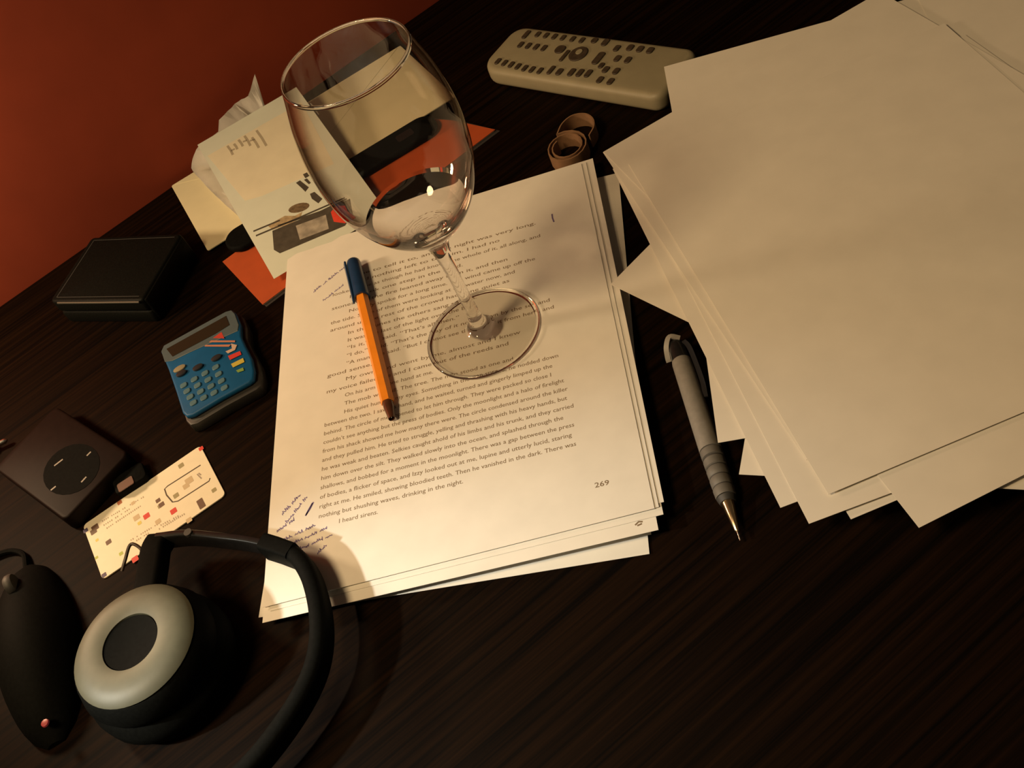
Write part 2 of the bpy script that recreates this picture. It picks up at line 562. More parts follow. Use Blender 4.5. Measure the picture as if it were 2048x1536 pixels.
# one continuous skin of glass, divided into foot, stem and bowl along shared rings
N = 96
foot = mk('foot', lathe(smooth_prof(foot_low, 3) + foot_rim[1:-1] + smooth_prof(foot_up, 5), N), plate_m, wg, 'all')
foot.data.materials.append(glass_m)
for p in foot.data.polygons:                               # the rounded rim is thick glass again
    if math.hypot(p.center.x, p.center.y) > 33.6 * S:
        p.material_index = 1
mk('stem', lathe(smooth_prof(stem, 5), N), glass_m, wg, 'all')
HS = 106                                                   # below this height the glass is thick and wedge shaped
po, pi_ = smooth_prof(bowl_out, 6), smooth_prof(bowl_in, 6)
ko = min(range(len(po)), key=lambda i: abs(po[i][1] - HS)); ki = min(range(len(pi_)), key=lambda i: abs(pi_[i][1] - HS))
bowl = mk('bowl', lathe(po[ko:] + bowl_rim[1:-1] + pi_[:ki + 1], N), wall_m2, wg, 'all')
bm = lathe(po[:ko + 1], N); lathe(pi_[ki:], N, bm)
bowl.data.materials.append(glass_m)
for p in bowl.data.polygons:                               # the rounded lip
    if p.center.z > 197.5 * S:
        p.material_index = 1
mk('bowl_bottom', bm, glass_m, wg, 'all')

# ------------------------------------------------------------------ pens


def along(name, label, cat, a, b):
    """an Empty at a whose x axis points to b"""
    o = bpy.data.objects.new(name, None); COL.objects.link(o); o.empty_display_size = 0.01
    a, b = Vector(a), Vector(b); d = (b - a).normalized()
    side = Vector((0, 0, 1)).cross(d).normalized(); up = d.cross(side)
    m = Matrix((d, side, up)).transposed().to_4x4(); m.translation = a * S
    o.matrix_world = m
    return tag(o, label, cat), (b - a).length


def xlathe(prof, n=24, sides=None):
    """revolve (x, radius) about the x axis"""
    bm = lathe([(r, x) for x, r in prof], sides or n)
    bmesh.ops.transform(bm, matrix=Matrix(((0, 0, 1, 0), (1, 0, 0, 0), (0, 1, 0, 0), (0, 0, 0, 1))), verts=bm.verts)
    return bm


orange_p = mat('orange_plastic', (0.92, 0.29, 0.02), 0.38, var=0.05, scale=120)
blue_p = mat('blue_plastic', (0.012, 0.045, 0.12), 0.3, var=0.1)
brown_clear = mat('smoky_brown_plastic', (0.09, 0.035, 0.02), 0.15, var=0.2)
pa, pb = at(706, 522, ZTOP + 6.0), at(783, 836, ZTOP + 3.6)
pen, L = along('ballpoint_pen', 'orange ballpoint pen with a blue cap on its end, lying on the printed page', 'pen', pa, pb)
cap = mk('cap', xlathe([(0, 0), (0.0, 3.3), (1.5, 4.5), (4, 4.9), (36, 5.3), (38, 5.3), (38, 4.1)], 20), blue_p, pen, True)
clip = bmesh.new()
prism([(2, -1.6), (40, -1.1), (43, -0.6), (43, 0.6), (40, 1.1), (2, 1.6)], 5.2, 6.6, 0.3, 1, clip)
bmesh.ops.rotate(clip, verts=clip.verts, matrix=Matrix.Rotation(math.radians(62), 3, 'X'))
mk('cap_clip', clip, blue_p, cap, True)
mk('barrel', xlathe([(36, 0), (36, 4.2), (131, 4.2), (133, 4.0), (133, 0)], sides=6), orange_p, pen)
tip = mk('tip_cone', xlathe([(132.5, 0), (132.5, 3.3), (137, 3.2), (146, 1.9), (L - 6, 1.4), (L - 6, 0)], 16), brown_clear, pen, True)
mk('nib', xlathe([(L - 6, 0), (L - 6, 0.95), (L - 1, 0.55), (L, 0)], 12), steel, tip, True)

grey_r = mat('grey_rubber', (0.20, 0.185, 0.16), 0.6, var=0.08, scale=300)
dgrey_r = mat('dark_grey_rubber', (0.035, 0.033, 0.03), 0.6, var=0.1)
brass = mat('brass_tip', (0.80, 0.58, 0.33), 0.22, 1.0, var=0.05)
pa, pb = at(1352, 690, 6.2), at(1481, 1081, 3.4)
mp, L = along('mechanical_pencil', 'grey mechanical pencil with black rings and a brass tip between the two paper piles', 'pencil', pa, pb)
g1 = L - 25
mk('end_cap', xlathe([(-2, 0), (-2, 3.2), (0, 4.4), (4, 5.0), (13, 5.2), (13, 0)], 20), black_gloss, mp, True)
mk('barrel', xlathe([(12.5, 0), (12.5, 5.3), (14, 5.5), (70, 5.9), (g1 - 30, 5.9), (g1 - 30, 0)], 24), grey_r, mp, True)
for k in range(5):
    x = g1 - 30 + k * 6
    mk('grip_segment', xlathe([(x, 0), (x, 5.2), (x + 0.7, 5.9 - 0.1 * k), (x + 4.9, 5.8 - 0.14 * k), (x + 5.4, 5.1), (x + 5.4, 0)], 24), mat('mid_grey_rubber', (0.12, 0.11, 0.095), 0.6, var=0.08, scale=300), mp, True)
    if k < 4:
        mk('grip_ring', xlathe([(x + 5.3, 0), (x + 5.3, 5.0), (x + 6.1, 5.0), (x + 6.1, 0)], 24), dgrey_r, mp, True)
mk('grip_end', xlathe([(g1 - 0.1, 0), (g1 - 0.1, 5.0), (g1 + 3, 4.1), (g1 + 3, 0)], 24), dgrey_r, mp, True)
tip = mk('tip_cone', xlathe([(g1 + 2.5, 0), (g1 + 2.5, 3.5), (g1 + 10, 2.5), (L - 6, 1.3), (L - 5, 0.7), (L - 5, 0)], 20), brass, mp, True)
mk('lead_sleeve', xlathe([(L - 5.2, 0), (L - 5.2, 0.6), (L, 0.5), (L, 0)], 10), steel, tip, True)
silver_g = mat('silver_grey_plastic', (0.30, 0.28, 0.25), 0.35, var=0.05)
cl = sweep(spline([(-1, 3.2, 3.4), (-3.0, -2.0, 4.8), (1.5, -5.4, 2.6), (7, -6.6, -0.6), (9, -6.6, -1.8)], 5), [(-1.4, -0.6), (1.4, -0.6), (1.4, 0.6), (-1.4, 0.6)])
mk('clip_loop', cl, silver_g, mp, True)
cl = sweep(spline([(1, 4.6, 2.5), (8, 6.6, 2.6), (30, 7.3, 1.8), (42, 6.3, 1.4)], 5), [(-1.3, -0.5), (1.3, -0.5), (1.3, 0.5), (-1.3, 0.5)])
mk('clip', cl, mat('black_clip', (0.03, 0.03, 0.035), 0.25), mp, True)

# ------------------------------------------------------------------ the heap at the back left: card, envelope, case, tissue, leaflet


def frame_of(p0, p1):
    d = p1 - p0
    return math.atan2(d.y, d.x)


orange_card = mat('orange_card', (0.42, 0.07, 0.014), 0.65, var=0.06, scale=80)
dark_card = mat('dark_card', (0.035, 0.03, 0.028), 0.6)
# the orange booklet: 211 x 76, long side parallel to the wall
c0 = at(525, 609, 2.2); c1 = at(990, 259, 2.2); a = frame_of(c0, c1)
bk = thing('orange_booklet', 'flat orange booklet on the desk, mostly hidden under the pale leaflet', 'booklet', (c0.x, c0.y, 0.05), a)
W = (c1 - c0).length
mk('back_cover', prism([(1, -2.5), (W + 2.2, -2.5), (W - 9.5, 41), (W - 24, 71), (1, 70)], 0, 0.5), dark_card, bk)
mk('pages', prism([(0.6, 0.6), (W - 0.8, 0.6), (W - 12.6, 40), (W - 27, 68.4), (0.6, 69.3)], 0.55, 1.6), paper, bk)
mk('front_cover', prism([(0, 0), (W, 0), (W - 12, 40), (W - 26, 69), (0, 70)], 1.7, 2.15), orange_card, bk)

cream = mat('cream_envelope', (0.70, 0.64, 0.42), 0.8, var=0.03, scale=60, bump=0.08)
c0 = at(415, 501, 3.2); c1 = at(845, 233, 3.2); a = frame_of(c0, c1)
env = thing('envelope', 'long cream envelope lying against the red wall beneath tissue and leaflet', 'envelope', (c0.x, c0.y, 2.3), a)
EW, EH = 222, 107
envb = mk('body', prism(rrect(EW, EH, 1.5, 2, EW / 2, EH / 2), 0, 0.7), cream, env)
mk('flap', prism([(3, EH - 1), (EW / 2 - 14, 46), (EW / 2 + 14, 46), (EW - 3, EH - 1)], 0.75, 0.95), cream, env)

# slim black case
c0 = at(452, 490, 6); c1 = at(868, 238, 6); a = frame_of(c0, c1); CL = (c1 - c0).length
case = thing('slim_case', 'slim black case with a rounded end, wedged between envelope and orange booklet', 'case', (c0.x, c0.y, 3.3), a)
mk('body', prism(rrect(CL, 26, 12.5, 8, CL / 2, -3), 0, 5.6, 2.2, 3), black_matt, case, True)
mk('closing_tab', prism(rrect(14, 9, 2, 3, CL - 26, -3), 5.65, 5.9), black_gloss, case)

# leaflet: near edge tucked under the top page, far edge propped up on the tissue
pale = mat('pale_leaflet', (0.66, 0.70, 0.60), 0.6, var=0.03, scale=60)
panel = mat('leaflet_cream_print', (0.74, 0.69, 0.52), 0.6, var=0.04, scale=60)
l0, l1, l2 = at(548, 558, 9.0), at(745, 430, 9.0), at(395, 290, 26.0)
ly_ = (l2 - l0); LH = ly_.length; ly_.normalize()
lz_ = (l1 - l0).cross(ly_).normalized(); lx_ = ly_.cross(lz_)
LWd = 91.5
leaf = bpy.data.objects.new('leaflet', None); COL.objects.link(leaf); leaf.empty_display_size = 0.01
lm_ = Matrix((lx_, ly_, lz_)).transposed().to_4x4(); lm_.translation = l0 * S
leaf.matrix_world = lm_
tag(leaf, 'pale advertising leaflet with a small picture of a phone, left of the manuscript stack', 'leaflet')
mk('sheet', prism([(0, 0), (LWd, 0), (LWd, LH), (0, LH)], 0, 0.14), pale, leaf)


def lf(px, py):                                            # pixel -> the leaflet's own plane
    d = (at(px, py, 0) - CAM_C).normalized()
    p = CAM_C + d * ((l0 - CAM_C).dot(lz_) / d.dot(lz_)) - l0
    return (p.dot(lx_), p.dot(ly_))


# crumpled tissue: a wad between wall and leaflet
tis_m = mat('white_tissue', (0.80, 0.77, 0.70), 0.9, var=0.04, scale=90, bump=0.3)
rim_px = [(486, 440, 6.5), (452, 410, 7.5), (424, 384, 8.5), (398, 356, 10), (383, 336, 12), (388, 310, 18), (397, 292, 24), (428, 250, 31), (456, 222, 34), (476, 203, 35),
          (496, 193, 37), (508, 184, 38), (516, 183, 38), (528, 187, 37), (548, 190, 35), (566, 189, 34), (578, 188, 33), (586, 187, 33), (596, 192, 32), (612, 189, 30), (628, 212, 28)]
rim_p = spline([at(*p) for p in rim_px], 3)
inner = at(560, 320, 10)
tb = bmesh.new(); NVV = 7
grid = []
for i, p in enumerate(rim_p):
    row = []
    for j in range(NVV + 1):
        t = j / NVV
        q = p.lerp(inner, 0.62 * t)
        amp = 0.25 + 2.6 * min(1, t * 3)
        q = q + Vector((random.uniform(-1, 1), random.uniform(-1, 1), 0)) * min(1.2, amp)
        q.z += random.uniform(-amp, amp) + 1.6 * math.sin(i * 0.9) * min(1, t * 4)
        v = q - l0; x, y, z = v.dot(lx_), v.dot(ly_), v.dot(lz_)
        if -4 < x < LWd + 4 and y < LH + 5 and z > -1.7:
            q = q - lz_ * (z + 1.7 + random.uniform(0, 1.0))
        q.z = max(q.z, 4.2)
        row.append(q)
    grid.append(row)
for bx, tip, r in ((at(515, 184, 38), at(514, 129, 53), 9.0), (at(587, 187, 33), at(583, 165, 39), 7.0)):
    for row in grid:
        k = max(0.0, 1 - (row[0] - bx).length / r)
        row[0] += (tip - bx) * k ** 1.3; row[1] += (tip - bx) * 0.35 * k
vs = [[tb.verts.new(p) for p in row] for row in grid]
for i in range(len(vs) - 1):
    for j in range(NVV):
        tb.faces.new((vs[i][j], vs[i + 1][j], vs[i + 1][j + 1], vs[i][j + 1]))
bmesh.ops.solidify(tb, geom=tb.faces[:], thickness=0.25)
tissue = mk('paper_tissue', tb, tis_m, None, 'all')
tag(tissue, 'crumpled white paper tissue with a raised point, under the pale leaflet by the red wall', 'tissue')

mk('cream_panel', flat([[lf(415, 312), lf(490, 402), lf(525, 392), lf(668, 328), lf(603, 205)][::1]], 0.15, 0.02), panel, leaf)
g_print = mat('grey_print', (0.40, 0.35, 0.25), 0.7)
lets = []
for (x0, y0, x1, y1) in [(455, 292, 466, 310), (468, 288, 475, 299), (477, 280, 486, 293), (489, 272, 501, 292), (504, 275, 518, 296), (513, 261, 533, 292)]:
    lets.append([lf(x0, y0), lf((x0 + x1) / 2 + 1, (y0 + y1) / 2), lf(x1, y1)])
lets += [[lf(462, 302), lf(470, 298)], [lf(486, 284), lf(494, 281)], [lf(500, 282), lf(510, 279)]]
mk('grey_lettering', ribbon(lets, 2.0, 0.18), g_print, leaf)
d_print = mat('dark_print', (0.07, 0.06, 0.045), 0.6, var=0.2)
wt = [[lf(606, 349), lf(614, 345), lf(619, 352), lf(611, 357)], [lf(592, 366), lf(600, 361), lf(618, 375), lf(611, 384), lf(604, 377)],
      [lf(620, 388), lf(629, 384), lf(645, 398), lf(637, 407), (lf(624, 398))], [lf(608, 360), lf(614, 357), lf(622, 366), lf(618, 369)]]
mk('dark_lettering', flat([w[::-1] for w in wt], 0.16, 0.03), d_print, leaf)
cookie = mat('brown_print', (0.16, 0.11, 0.06), 0.6, var=0.4, scale=400)
ck = [lf(598 + 21 * math.cos(t) + 0, 416 - 9 * math.sin(t) - 5 * math.cos(t)) for t in [k * math.pi / 8 for k in range(16)]]
mk('brown_picture', flat([ck], 0.2, 0.03), cookie, leaf)
arm = mat('tan_print', (0.40, 0.30, 0.17), 0.6, var=0.3, scale=300)
mk('tan_picture', flat([[lf(535, 451), lf(570, 432), lf(590, 432), lf(605, 424), lf(600, 438), lf(578, 449), lf(545, 460)]], 0.17, 0.03), arm, leaf)
mk('picture_line', ribbon([[lf(507, 463), lf(560, 441)], [lf(512, 472), lf(600, 435), lf(690, 396)], [lf(556, 452), lf(640, 424), lf(694, 398)]], 1.6, 0.22), d_print, leaf)
ph = [lf(545, 462), lf(700, 398), lf(706, 430), lf(690, 452), lf(560, 507), lf(548, 500)]
php = mk('phone_picture', flat([ph], 0.19, 0.05), d_print, leaf)
scr = mat('grey_screen_print', (0.36, 0.32, 0.26), 0.6, var=0.35, scale=110)
mk('screen_picture', flat([[lf(592, 452), lf(652, 430), lf(658, 458), lf(600, 480)]], 0.26, 0.03), scr, php)
redp = mat('red_print', (0.72, 0.06, 0.03), 0.6, var=0.1)
pinkp = mat('pink_print', (0.75, 0.30, 0.27), 0.6, var=0.1)
mk('red_picture', flat([[lf(662, 425), lf(672, 412), lf(690, 412), lf(698, 428), lf(706, 440), lf(690, 447), lf(668, 444)]], 0.27, 0.03), redp, leaf)
mk('pink_picture', flat([[lf(687, 420), lf(697, 424), lf(712, 436), lf(702, 442), lf(690, 434)]], 0.31, 0.03), pinkp, leaf)

# ------------------------------------------------------------------ remote control
ivory = mat('ivory_plastic', (0.29, 0.255, 0.165), 0.5, var=0.05, scale=80)
key_m = mat('brown_keys', (0.05, 0.034, 0.02), 0.6, var=0.3, scale=300)
RH = 15.0
p1, p2 = at(1043, 58, RH), at(1386, 96, RH); q1 = at(958, 128, RH); q2 = at(1333, 196, RH)
mid1 = (p1 + q1) / 2; mid2 = (p2 + q2) / 2; a = frame_of(mid1, mid2)
RL = (mid2 - mid1).length; RW = 54
rem = thing('remote_control', 'ivory remote control with many small brown keys at the back of the desk', 'remote', (mid1.x, mid1.y, 0.05), a)
body_poly = []
for sx, sy, a0, rr in ((RL, -1, -90, 9), (RL, 1, 0, 9), (-3, 1, 90, 13), (-3, -1, 180, 16)):
    for k in range(8):
        t = math.radians(a0 + 90 * k / 7)
        cx = sx - rr if sx > 0 else sx + rr
        body_poly.append((cx + rr * math.cos(t), sy * (RW / 2 - rr) + rr * math.sin(t)))
bmr = prism(body_poly, 0, RH, 4.5, 4)
mk('body', bmr, ivory, rem, True)


def key(x, y, w, h, m=key_m, shape='key'):
    mk(shape, prism(rrect(w, h, min(w, h) * 0.42, 3, x, y), RH - 0.3, RH + 1.0, 0.3, 1), m, rem, True)


key(14, 16.5, 4, 10)
for i, x in enumerate([24, 32, 40, 48, 57, 65.5]):
    key(x, 18.5, 3.8, 6.5)
for x in [17, 24.5, 32, 39.5]:
    key(x, 4.5, 3.8, 7)
for x in [10, 17, 24, 31, 38, 45, 52.5]:
    key(x, -17.0 - min(3, (x - 10) * .1), 3.6, 7.0)
key(54, 5.5, 8, 9)
key(62, -0.5, 3.2, 13)
rk = mk('ring_key', prism(oval(7.2, 8.2, 20, 72, 3.5), RH - 0.3, RH + 1.0, 0.3, 1), key_m, rem, True)
mk('ring_centre', prism(oval(2.6, 3.0, 14, 72, 5), RH + 1.0, RH + 1.5, 0.2, 1), ivory, rk, True)
key(61, -17.5, 3.6, 9.5); key(69, -18.0, 4.6, 7.5)
key(76, 20, 5, 6); key(86, 19.5, 5, 8)
key(91, 2, 5.6, 14); key(99, 15, 4.5, 7); key(98, -5, 0.01 + 4, 6)
for x in [79, 86, 93]:
    key(x, -16.5 + (x - 79) * .1, 4.4, 8.5)
for x in [109, 117.5, 126]:
    key(x, 17.5, 5, 7.0)
for x in [106, 115, 104, 113]:
    key(x, 4.5 if x in (106, 115) else -8.5, 4.6, 7)
key(106, -19.5, 4.4, 7); key(115, -19.5, 4.4, 7)

# ------------------------------------------------------------------ coiled strip
strip_m = mat('brown_strip', (0.24, 0.13, 0.065), 0.7, var=0.15, scale=150)
cc = at(1141, 309, 3)
coil = thing('coiled_strip', 'loosely coiled brown paper strip standing on edge above the manuscript stack', 'strip', (cc.x, cc.y, 0.05), 0)
pts = []
for k in range(34):
    t = k / 33; ang = 2.2 + t * 2 * math.pi * 1.95; r = 9.4 + 5.6 * t
    pts.append((r * math.cos(ang) - 1, r * math.sin(ang) * 1.1, 5.6))
ex = Vector(pts[-1])
mk('inner_coil', sweep(pts, [(-0.45, -5.5), (0.45, -5.5), (0.45, 5.5), (-0.45, 5.5)]), strip_m, coil, True)
# the second loop hooks off the outer turn to the right
lp = [ex + Vector(v) for v in [(0, 0, 0), (5, 10, 0), (13, 15.5, 0), (22, 13, 0), (26.5, 5, 0), (26, -4, 0), (21.5, -12, 0)]]
mk('outer_loop', sweep(spline(lp, 5), [(-0.45, -5.5), (0.45, -5.5), (0.45, 5.5), (-0.45, 5.5)]), strip_m, coil, True)

# ------------------------------------------------------------------ small blue calculator
CZ = 13.0
ca, cb, cc2, cd = at(322, 690, CZ), at(462, 618, CZ), at(520, 752, CZ), at(368, 834, CZ)
cen = (ca + cb + cc2 + cd) / 4
a = frame_of((ca + cd) / 2, (cb + cc2) / 2)
calc = thing('pocket_calculator', 'small blue pocket calculator with colourful print on a dark base', 'calculator', (cen.x, cen.y, 0.05), a)


def lc(px, py, z=CZ + 0.1):
    p = at(px, py, z); dx, dy = p.x - cen.x, p.y - cen.y; c, s = math.cos(-a), math.sin(-a)
    return (dx * c - dy * s, dx * s + dy * c)


calc_blue = mat('calculator_blue', (0.003, 0.075, 0.20), 0.5, spec=0.25, var=0.08, scale=90)
calc_rim = mat('calculator_grey_rim', (0.07, 0.10, 0.115), 0.35, var=0.05)
calc_dark = mat('calculator_base', (0.018, 0.017, 0.015), 0.5, var=0.1)
outline = [lc(*p) for p in [(321, 703), (327, 691), (345, 680), (400, 652), (452, 622), (464, 619), (472, 626), (481, 648), (482, 672), (490, 690), (503, 715), (508, 740), (506, 757), (497, 765),
                            (440, 796), (385, 829), (372, 832), (364, 824), (352, 785), (336, 738)]][::-1]
base_poly = [(x * 1.06 + 1, y * 1.04 - 3) for x, y in outline]
mk('base', prism(base_poly, 0, CZ - 4.2, 1.5, 2), calc_dark, calc, True)
mk('case', prism(outline, CZ - 4.15, CZ, 1.6, 3), calc_blue, calc, True)
rim_o = [lc(*p) for p in [(323, 703), (328, 692), (452, 624), (463, 621), (470, 628), (478, 650), (476, 662), (380, 705), (345, 722), (330, 724)]][::-1]
dfr = mk('display_frame', prism(rim_o, CZ - 0.2, CZ + 0.5, 0.3, 1), calc_rim, calc, True)
mk('display', prism([lc(*p, CZ + .7) for p in [(333, 698), (452, 632), (459, 650), (430, 668), (345, 713)]][::-1], CZ + 0.52, CZ + 0.8), mat('display_glass', (0.02, 0.018, 0.012), 0.2), dfr)
for (x, y) in [(364, 748), (397, 736), (434, 717)]:
    X, Y = lc(x, y)
    mk('button', prism(oval(3.9, 2.5, 14, X, Y), CZ - 0.2, CZ + 1.6, 0.6, 2), mat('button_dark', (0.02, 0.025, 0.03), 0.22), calc, True)
X, Y = lc(360, 738)
mk('button', prism(oval(4.6, 2.6, 14, X, Y), CZ - 0.2, CZ + 1.2, 0.5, 2), mat('button_tan', (0.25, 0.22, 0.14), 0.35), calc, True)
key_b = mat('pale_blue_keys', (0.07, 0.15, 0.19), 0.45, var=0.1)
for r in range(4):
    for k in range(4):
        u, v = k / 3, r / 3
        x = (1 - v) * (368 + u * 64) + v * (377 + u * 62 + 6)
        y = (1 - v) * (771 - u * 36) + v * (806 - u * 30)
        X, Y = lc(x + r * 1.5, y)
        mk('key', prism(rrect(5.0, 4.2, 1.4, 3, X, Y), CZ - 0.2, CZ + 0.9, 0.35, 1), key_b, calc, True)


def print_c(name, pix, rgb, mname):
    mk(name, flat([[lc(*p, CZ + .6) for p in pix][::-1]], CZ + 0.55, 0.06), mat(mname, rgb, 0.6), calc)


print_c('red_triangle', [(426, 676), (443, 664), (449, 677)], (0.42, 0.035, 0.02), 'calc_red')
print_c('pink_stripe', [(422, 681), (470, 681), (470, 684.5), (418, 684.5)], (0.42, 0.17, 0.10), 'calc_pink')
print_c('pink_stripe', [(411, 690), (462, 689), (458, 693.5), (409, 693)], (0.42, 0.17, 0.10), 'calc_pink')
print_c('pale_stripe', [(462, 687), (474, 690), (470, 700), (456, 707), (451, 703), (464, 697)], (0.45, 0.33, 0.26), 'calc_pale')
print_c('red_block', [(456, 712), (480, 702), (483, 709), (460, 720)], (0.50, 0.03, 0.02), 'calc_red2')
print_c('yellow_block', [(462, 728), (486, 716), (489, 724), (466, 735)], (0.45, 0.36, 0.05), 'calc_yellow')
print_c('green_block', [(472, 741), (486, 735), (488, 741), (476, 745)], (0.16, 0.26, 0.05), 'calc_green')

# ------------------------------------------------------------------ black wallet
WH = 24.0
w0, w1 = at(98, 603, WH), at(284, 601, WH); a = frame_of(w0, w1); WL = (w1 - w0).length
wal = thing('wallet', 'thick black leather wallet lying below the red wall at the left', 'wallet', (w0.x, w0.y, 0.05), a)
mk('lower_half', prism(rrect(WL, 66, 4, 4, WL / 2, 33), 0, WH / 2 - 0.6, 2.2, 2), black_leather, wal, True)
mk('upper_half', prism(rrect(WL, 66, 4, 4, WL / 2, 33), WH / 2 + 0.2, WH, 2.2, 3), black_leather, wal, True)
mk('spine', prism(rrect(3.4, 62, 1.5, 3, WL - 0.6, 33), 1.5, WH - 1.5, 1.2, 2), black_leather, wal, True)
mk('zip', sweep([(8, -0.5, WH - 1.2), (WL / 2, -0.6, WH - 1.2), (WL - 3, -0.5, WH - 1.2)], circle(0.8, 8)), mat('edge_highlight', (0.12, 0.12, 0.10), 0.35, 0.5), wal, True)  # no real zip: pale strip painting the highlight along the front edge
mk('stitching', ribbon([[(5, 4), (WL - 5, 4)], [(5, 62), (WL - 5, 62)], [(5, 4), (5, 62)]], 0.5, WH + 0.01), mat('grey_thread', (0.04, 0.04, 0.038), 0.7), wal)

# ------------------------------------------------------------------ dark slab device at the left
DZ = 13.0
d0, d1, d2, d3 = at(100, 817, DZ), at(258, 893, DZ), at(136, 1046, DZ), at(-8, 938, DZ)
cen2 = (d0 + d1 + d2 + d3) / 4
a2 = frame_of(d3, d2)
def ld(px, py, z=DZ):
    p = at(px, py, z); dx, dy = p.x - cen2.x, p.y - cen2.y; c, s = math.cos(-a2), math.sin(-a2)
    return (dx * c - dy * s, dx * s + dy * c)


DW = ((d1 - d0).length + (d2 - d3).length) / 2; DH = ((d3 - d0).length + (d2 - d1).length) / 2
slab = thing('black_adapter', 'dark glossy slab shaped device with four small light marks, left of the SIM card', 'device', (cen2.x, cen2.y, 0.05), a2)
mk('body', prism(rrect(DW, DH, 5, 5), 0, DZ, 1.6, 3), mat('dark_brown_gloss', (0.008, 0.0045, 0.0035), 0.5, var=0.15, spec=0.07), slab, True)
mk('dark_panel', prism(oval(DW * 0.26, DH * 0.33, 24, *ld(143, 938)), DZ + 0.02, DZ + 0.2), black_matt, slab)
lm = mat('light_mark', (0.26, 0.24, 0.21), 0.5)
for x0, y0, x1, y1 in [(174, 912, 182, 904), (109, 932, 126, 919), (163, 965, 173, 954), (102, 981, 112, 973)]:
    mk('light_mark', ribbon([[ld(x0, y0), ld(x1, y1)]], 1.2, DZ + 0.22), lm, slab)
# small plug with a copper end next to it
pp = at(252, 969, 6); plug = thing('small_plug', 'small dark plug with a copper coloured face above the SIM card', 'plug', (pp.x, pp.y, 0.05), frame_of(at(236, 980, 6), at(270, 958, 6)))
mk('housing', prism(rrect(22, 15, 3, 3, 3, 4), 0, 6.2, 1.2, 2), black_matt, plug, True)
mk('copper_face', prism(rrect(11, 7.5, 1.2, 3, 0, 0), 6.25, 6.8, 0.2, 1), mat('copper', (0.12, 0.065, 0.045), 0.5, 0.2), plug, True)
# metal tipped plug at the very left edge
pp = at(-14, 893, 5); jack = thing('jack_plug', 'small black plug with a metal tip at the left edge of the picture', 'plug', (pp.x, pp.y, 5.0), frame_of(at(-14, 893, 5), at(14, 880, 5)))
mk('tip', xlathe([(-2, 0), (-2, 1.9), (9.0, 1.9), (10.5, 1.0), (11.5, 0)], 14), steel, jack, True)
mk('housing', xlathe([(-30, 0), (-30, 3.2), (-26, 4.9), (-3, 4.9), (-1, 3.6), (-1, 0)], 18), black_matt, jack, True)
mk('cable', sweep(spline([(-29, 0, 0), (-48, 4, -2), (-75, 0, -3), (-110, -16, -3)], 6), circle(1.9, 8)), black_matt, jack, True)

# ------------------------------------------------------------------ SIM card holder
s0, s1, s2, s3 = at(166, 1050, 1), at(394, 895, 1), at(458, 984, 1), at(204, 1160, 1)
cen3 = (s0 + s1 + s2 + s3) / 4
a3 = frame_of((s0 + s3) / 2, (s1 + s2) / 2)
SW = ((s1 - s0).length + (s2 - s3).length) / 2; SH = ((s3 - s0).length + (s2 - s1).length) / 2
sim = thing('sim_card_holder', 'white SIM card carrier with coloured squares beside the headphones', 'card', (cen3.x, cen3.y, 0.05), a3)


def ls(px, py):
    p = at(px, py, 1); dx, dy = p.x - cen3.x, p.y - cen3.y; c, s = math.cos(-a3), math.sin(-a3)
    return (dx * c - dy * s, dx * s + dy * c)


card_m = mat('white_card', (0.80, 0.74, 0.58), 0.5, var=0.02)
mk('card', prism(rrect(SW, SH, 3, 4), 0, 0.85, 0.15, 1), card_m, sim)
CT = 0.87
mk('sim_outline', ribbon([[ls(401, 930), ls(335, 972), ls(329, 978), ls(333, 990), ls(345, 1004), ls(356, 1002), ls(418, 962), ls(420, 956)]], 0.9, CT), mat('sim_line', (0.07, 0.05, 0.03), 0.6), sim)
sq = {'brown': ((0.14, 0.08, 0.05), [(190, 1055, 9), (187, 1063, 8), (217, 1084, 7), (323, 1009, 7), (316, 1001, 6), (400, 1003, 8), (404, 1011, 8)]),
      'red': ((0.62, 0.05, 0.035), [(293, 1032, 8), (347, 1022, 8), (270, 1118, 8), (402, 897, 6)]),
      'rust': ((0.40, 0.12, 0.04), [(239, 1005, 6)]),
      'olive': ((0.32, 0.28, 0.15), [(362, 931, 7), (320, 1012, 6), (352, 991, 7), (428, 980, 6)]),
      'tan': ((0.55, 0.44, 0.28), [(273, 1035, 8), (316, 1043, 7), (378, 1040, 7), (378, 961, 10), (372, 972, 8), (266, 1006, 5)]),
      'yellow': ((0.68, 0.58, 0.15), [(279, 1046, 5), (194, 1080, 4)]), 'green': ((0.42, 0.50, 0.10), [(242, 1107, 5), (193, 1115, 4)]),
      'navy': ((0.07, 0.055, 0.12), [(171, 1061, 6), (208, 1150, 6)])}
for nm, (rgb, lst) in sq.items():
    for x, y, r in lst:
        X, Y = ls(x, y); q = r * 0.26; CTS = CT + 0.004 * (hash((x, y)) % 7)
        mk(nm + '_square', flat([rrect(2 * q, 2 * q, 0.3, 1, X, Y)], CTS, 0.03), mat('sim_' + nm, rgb, 0.6), sim)
ct = Ink()
fine = mat('fine_print', (0.40, 0.33, 0.24), 0.7)
rs = random.Random(5)
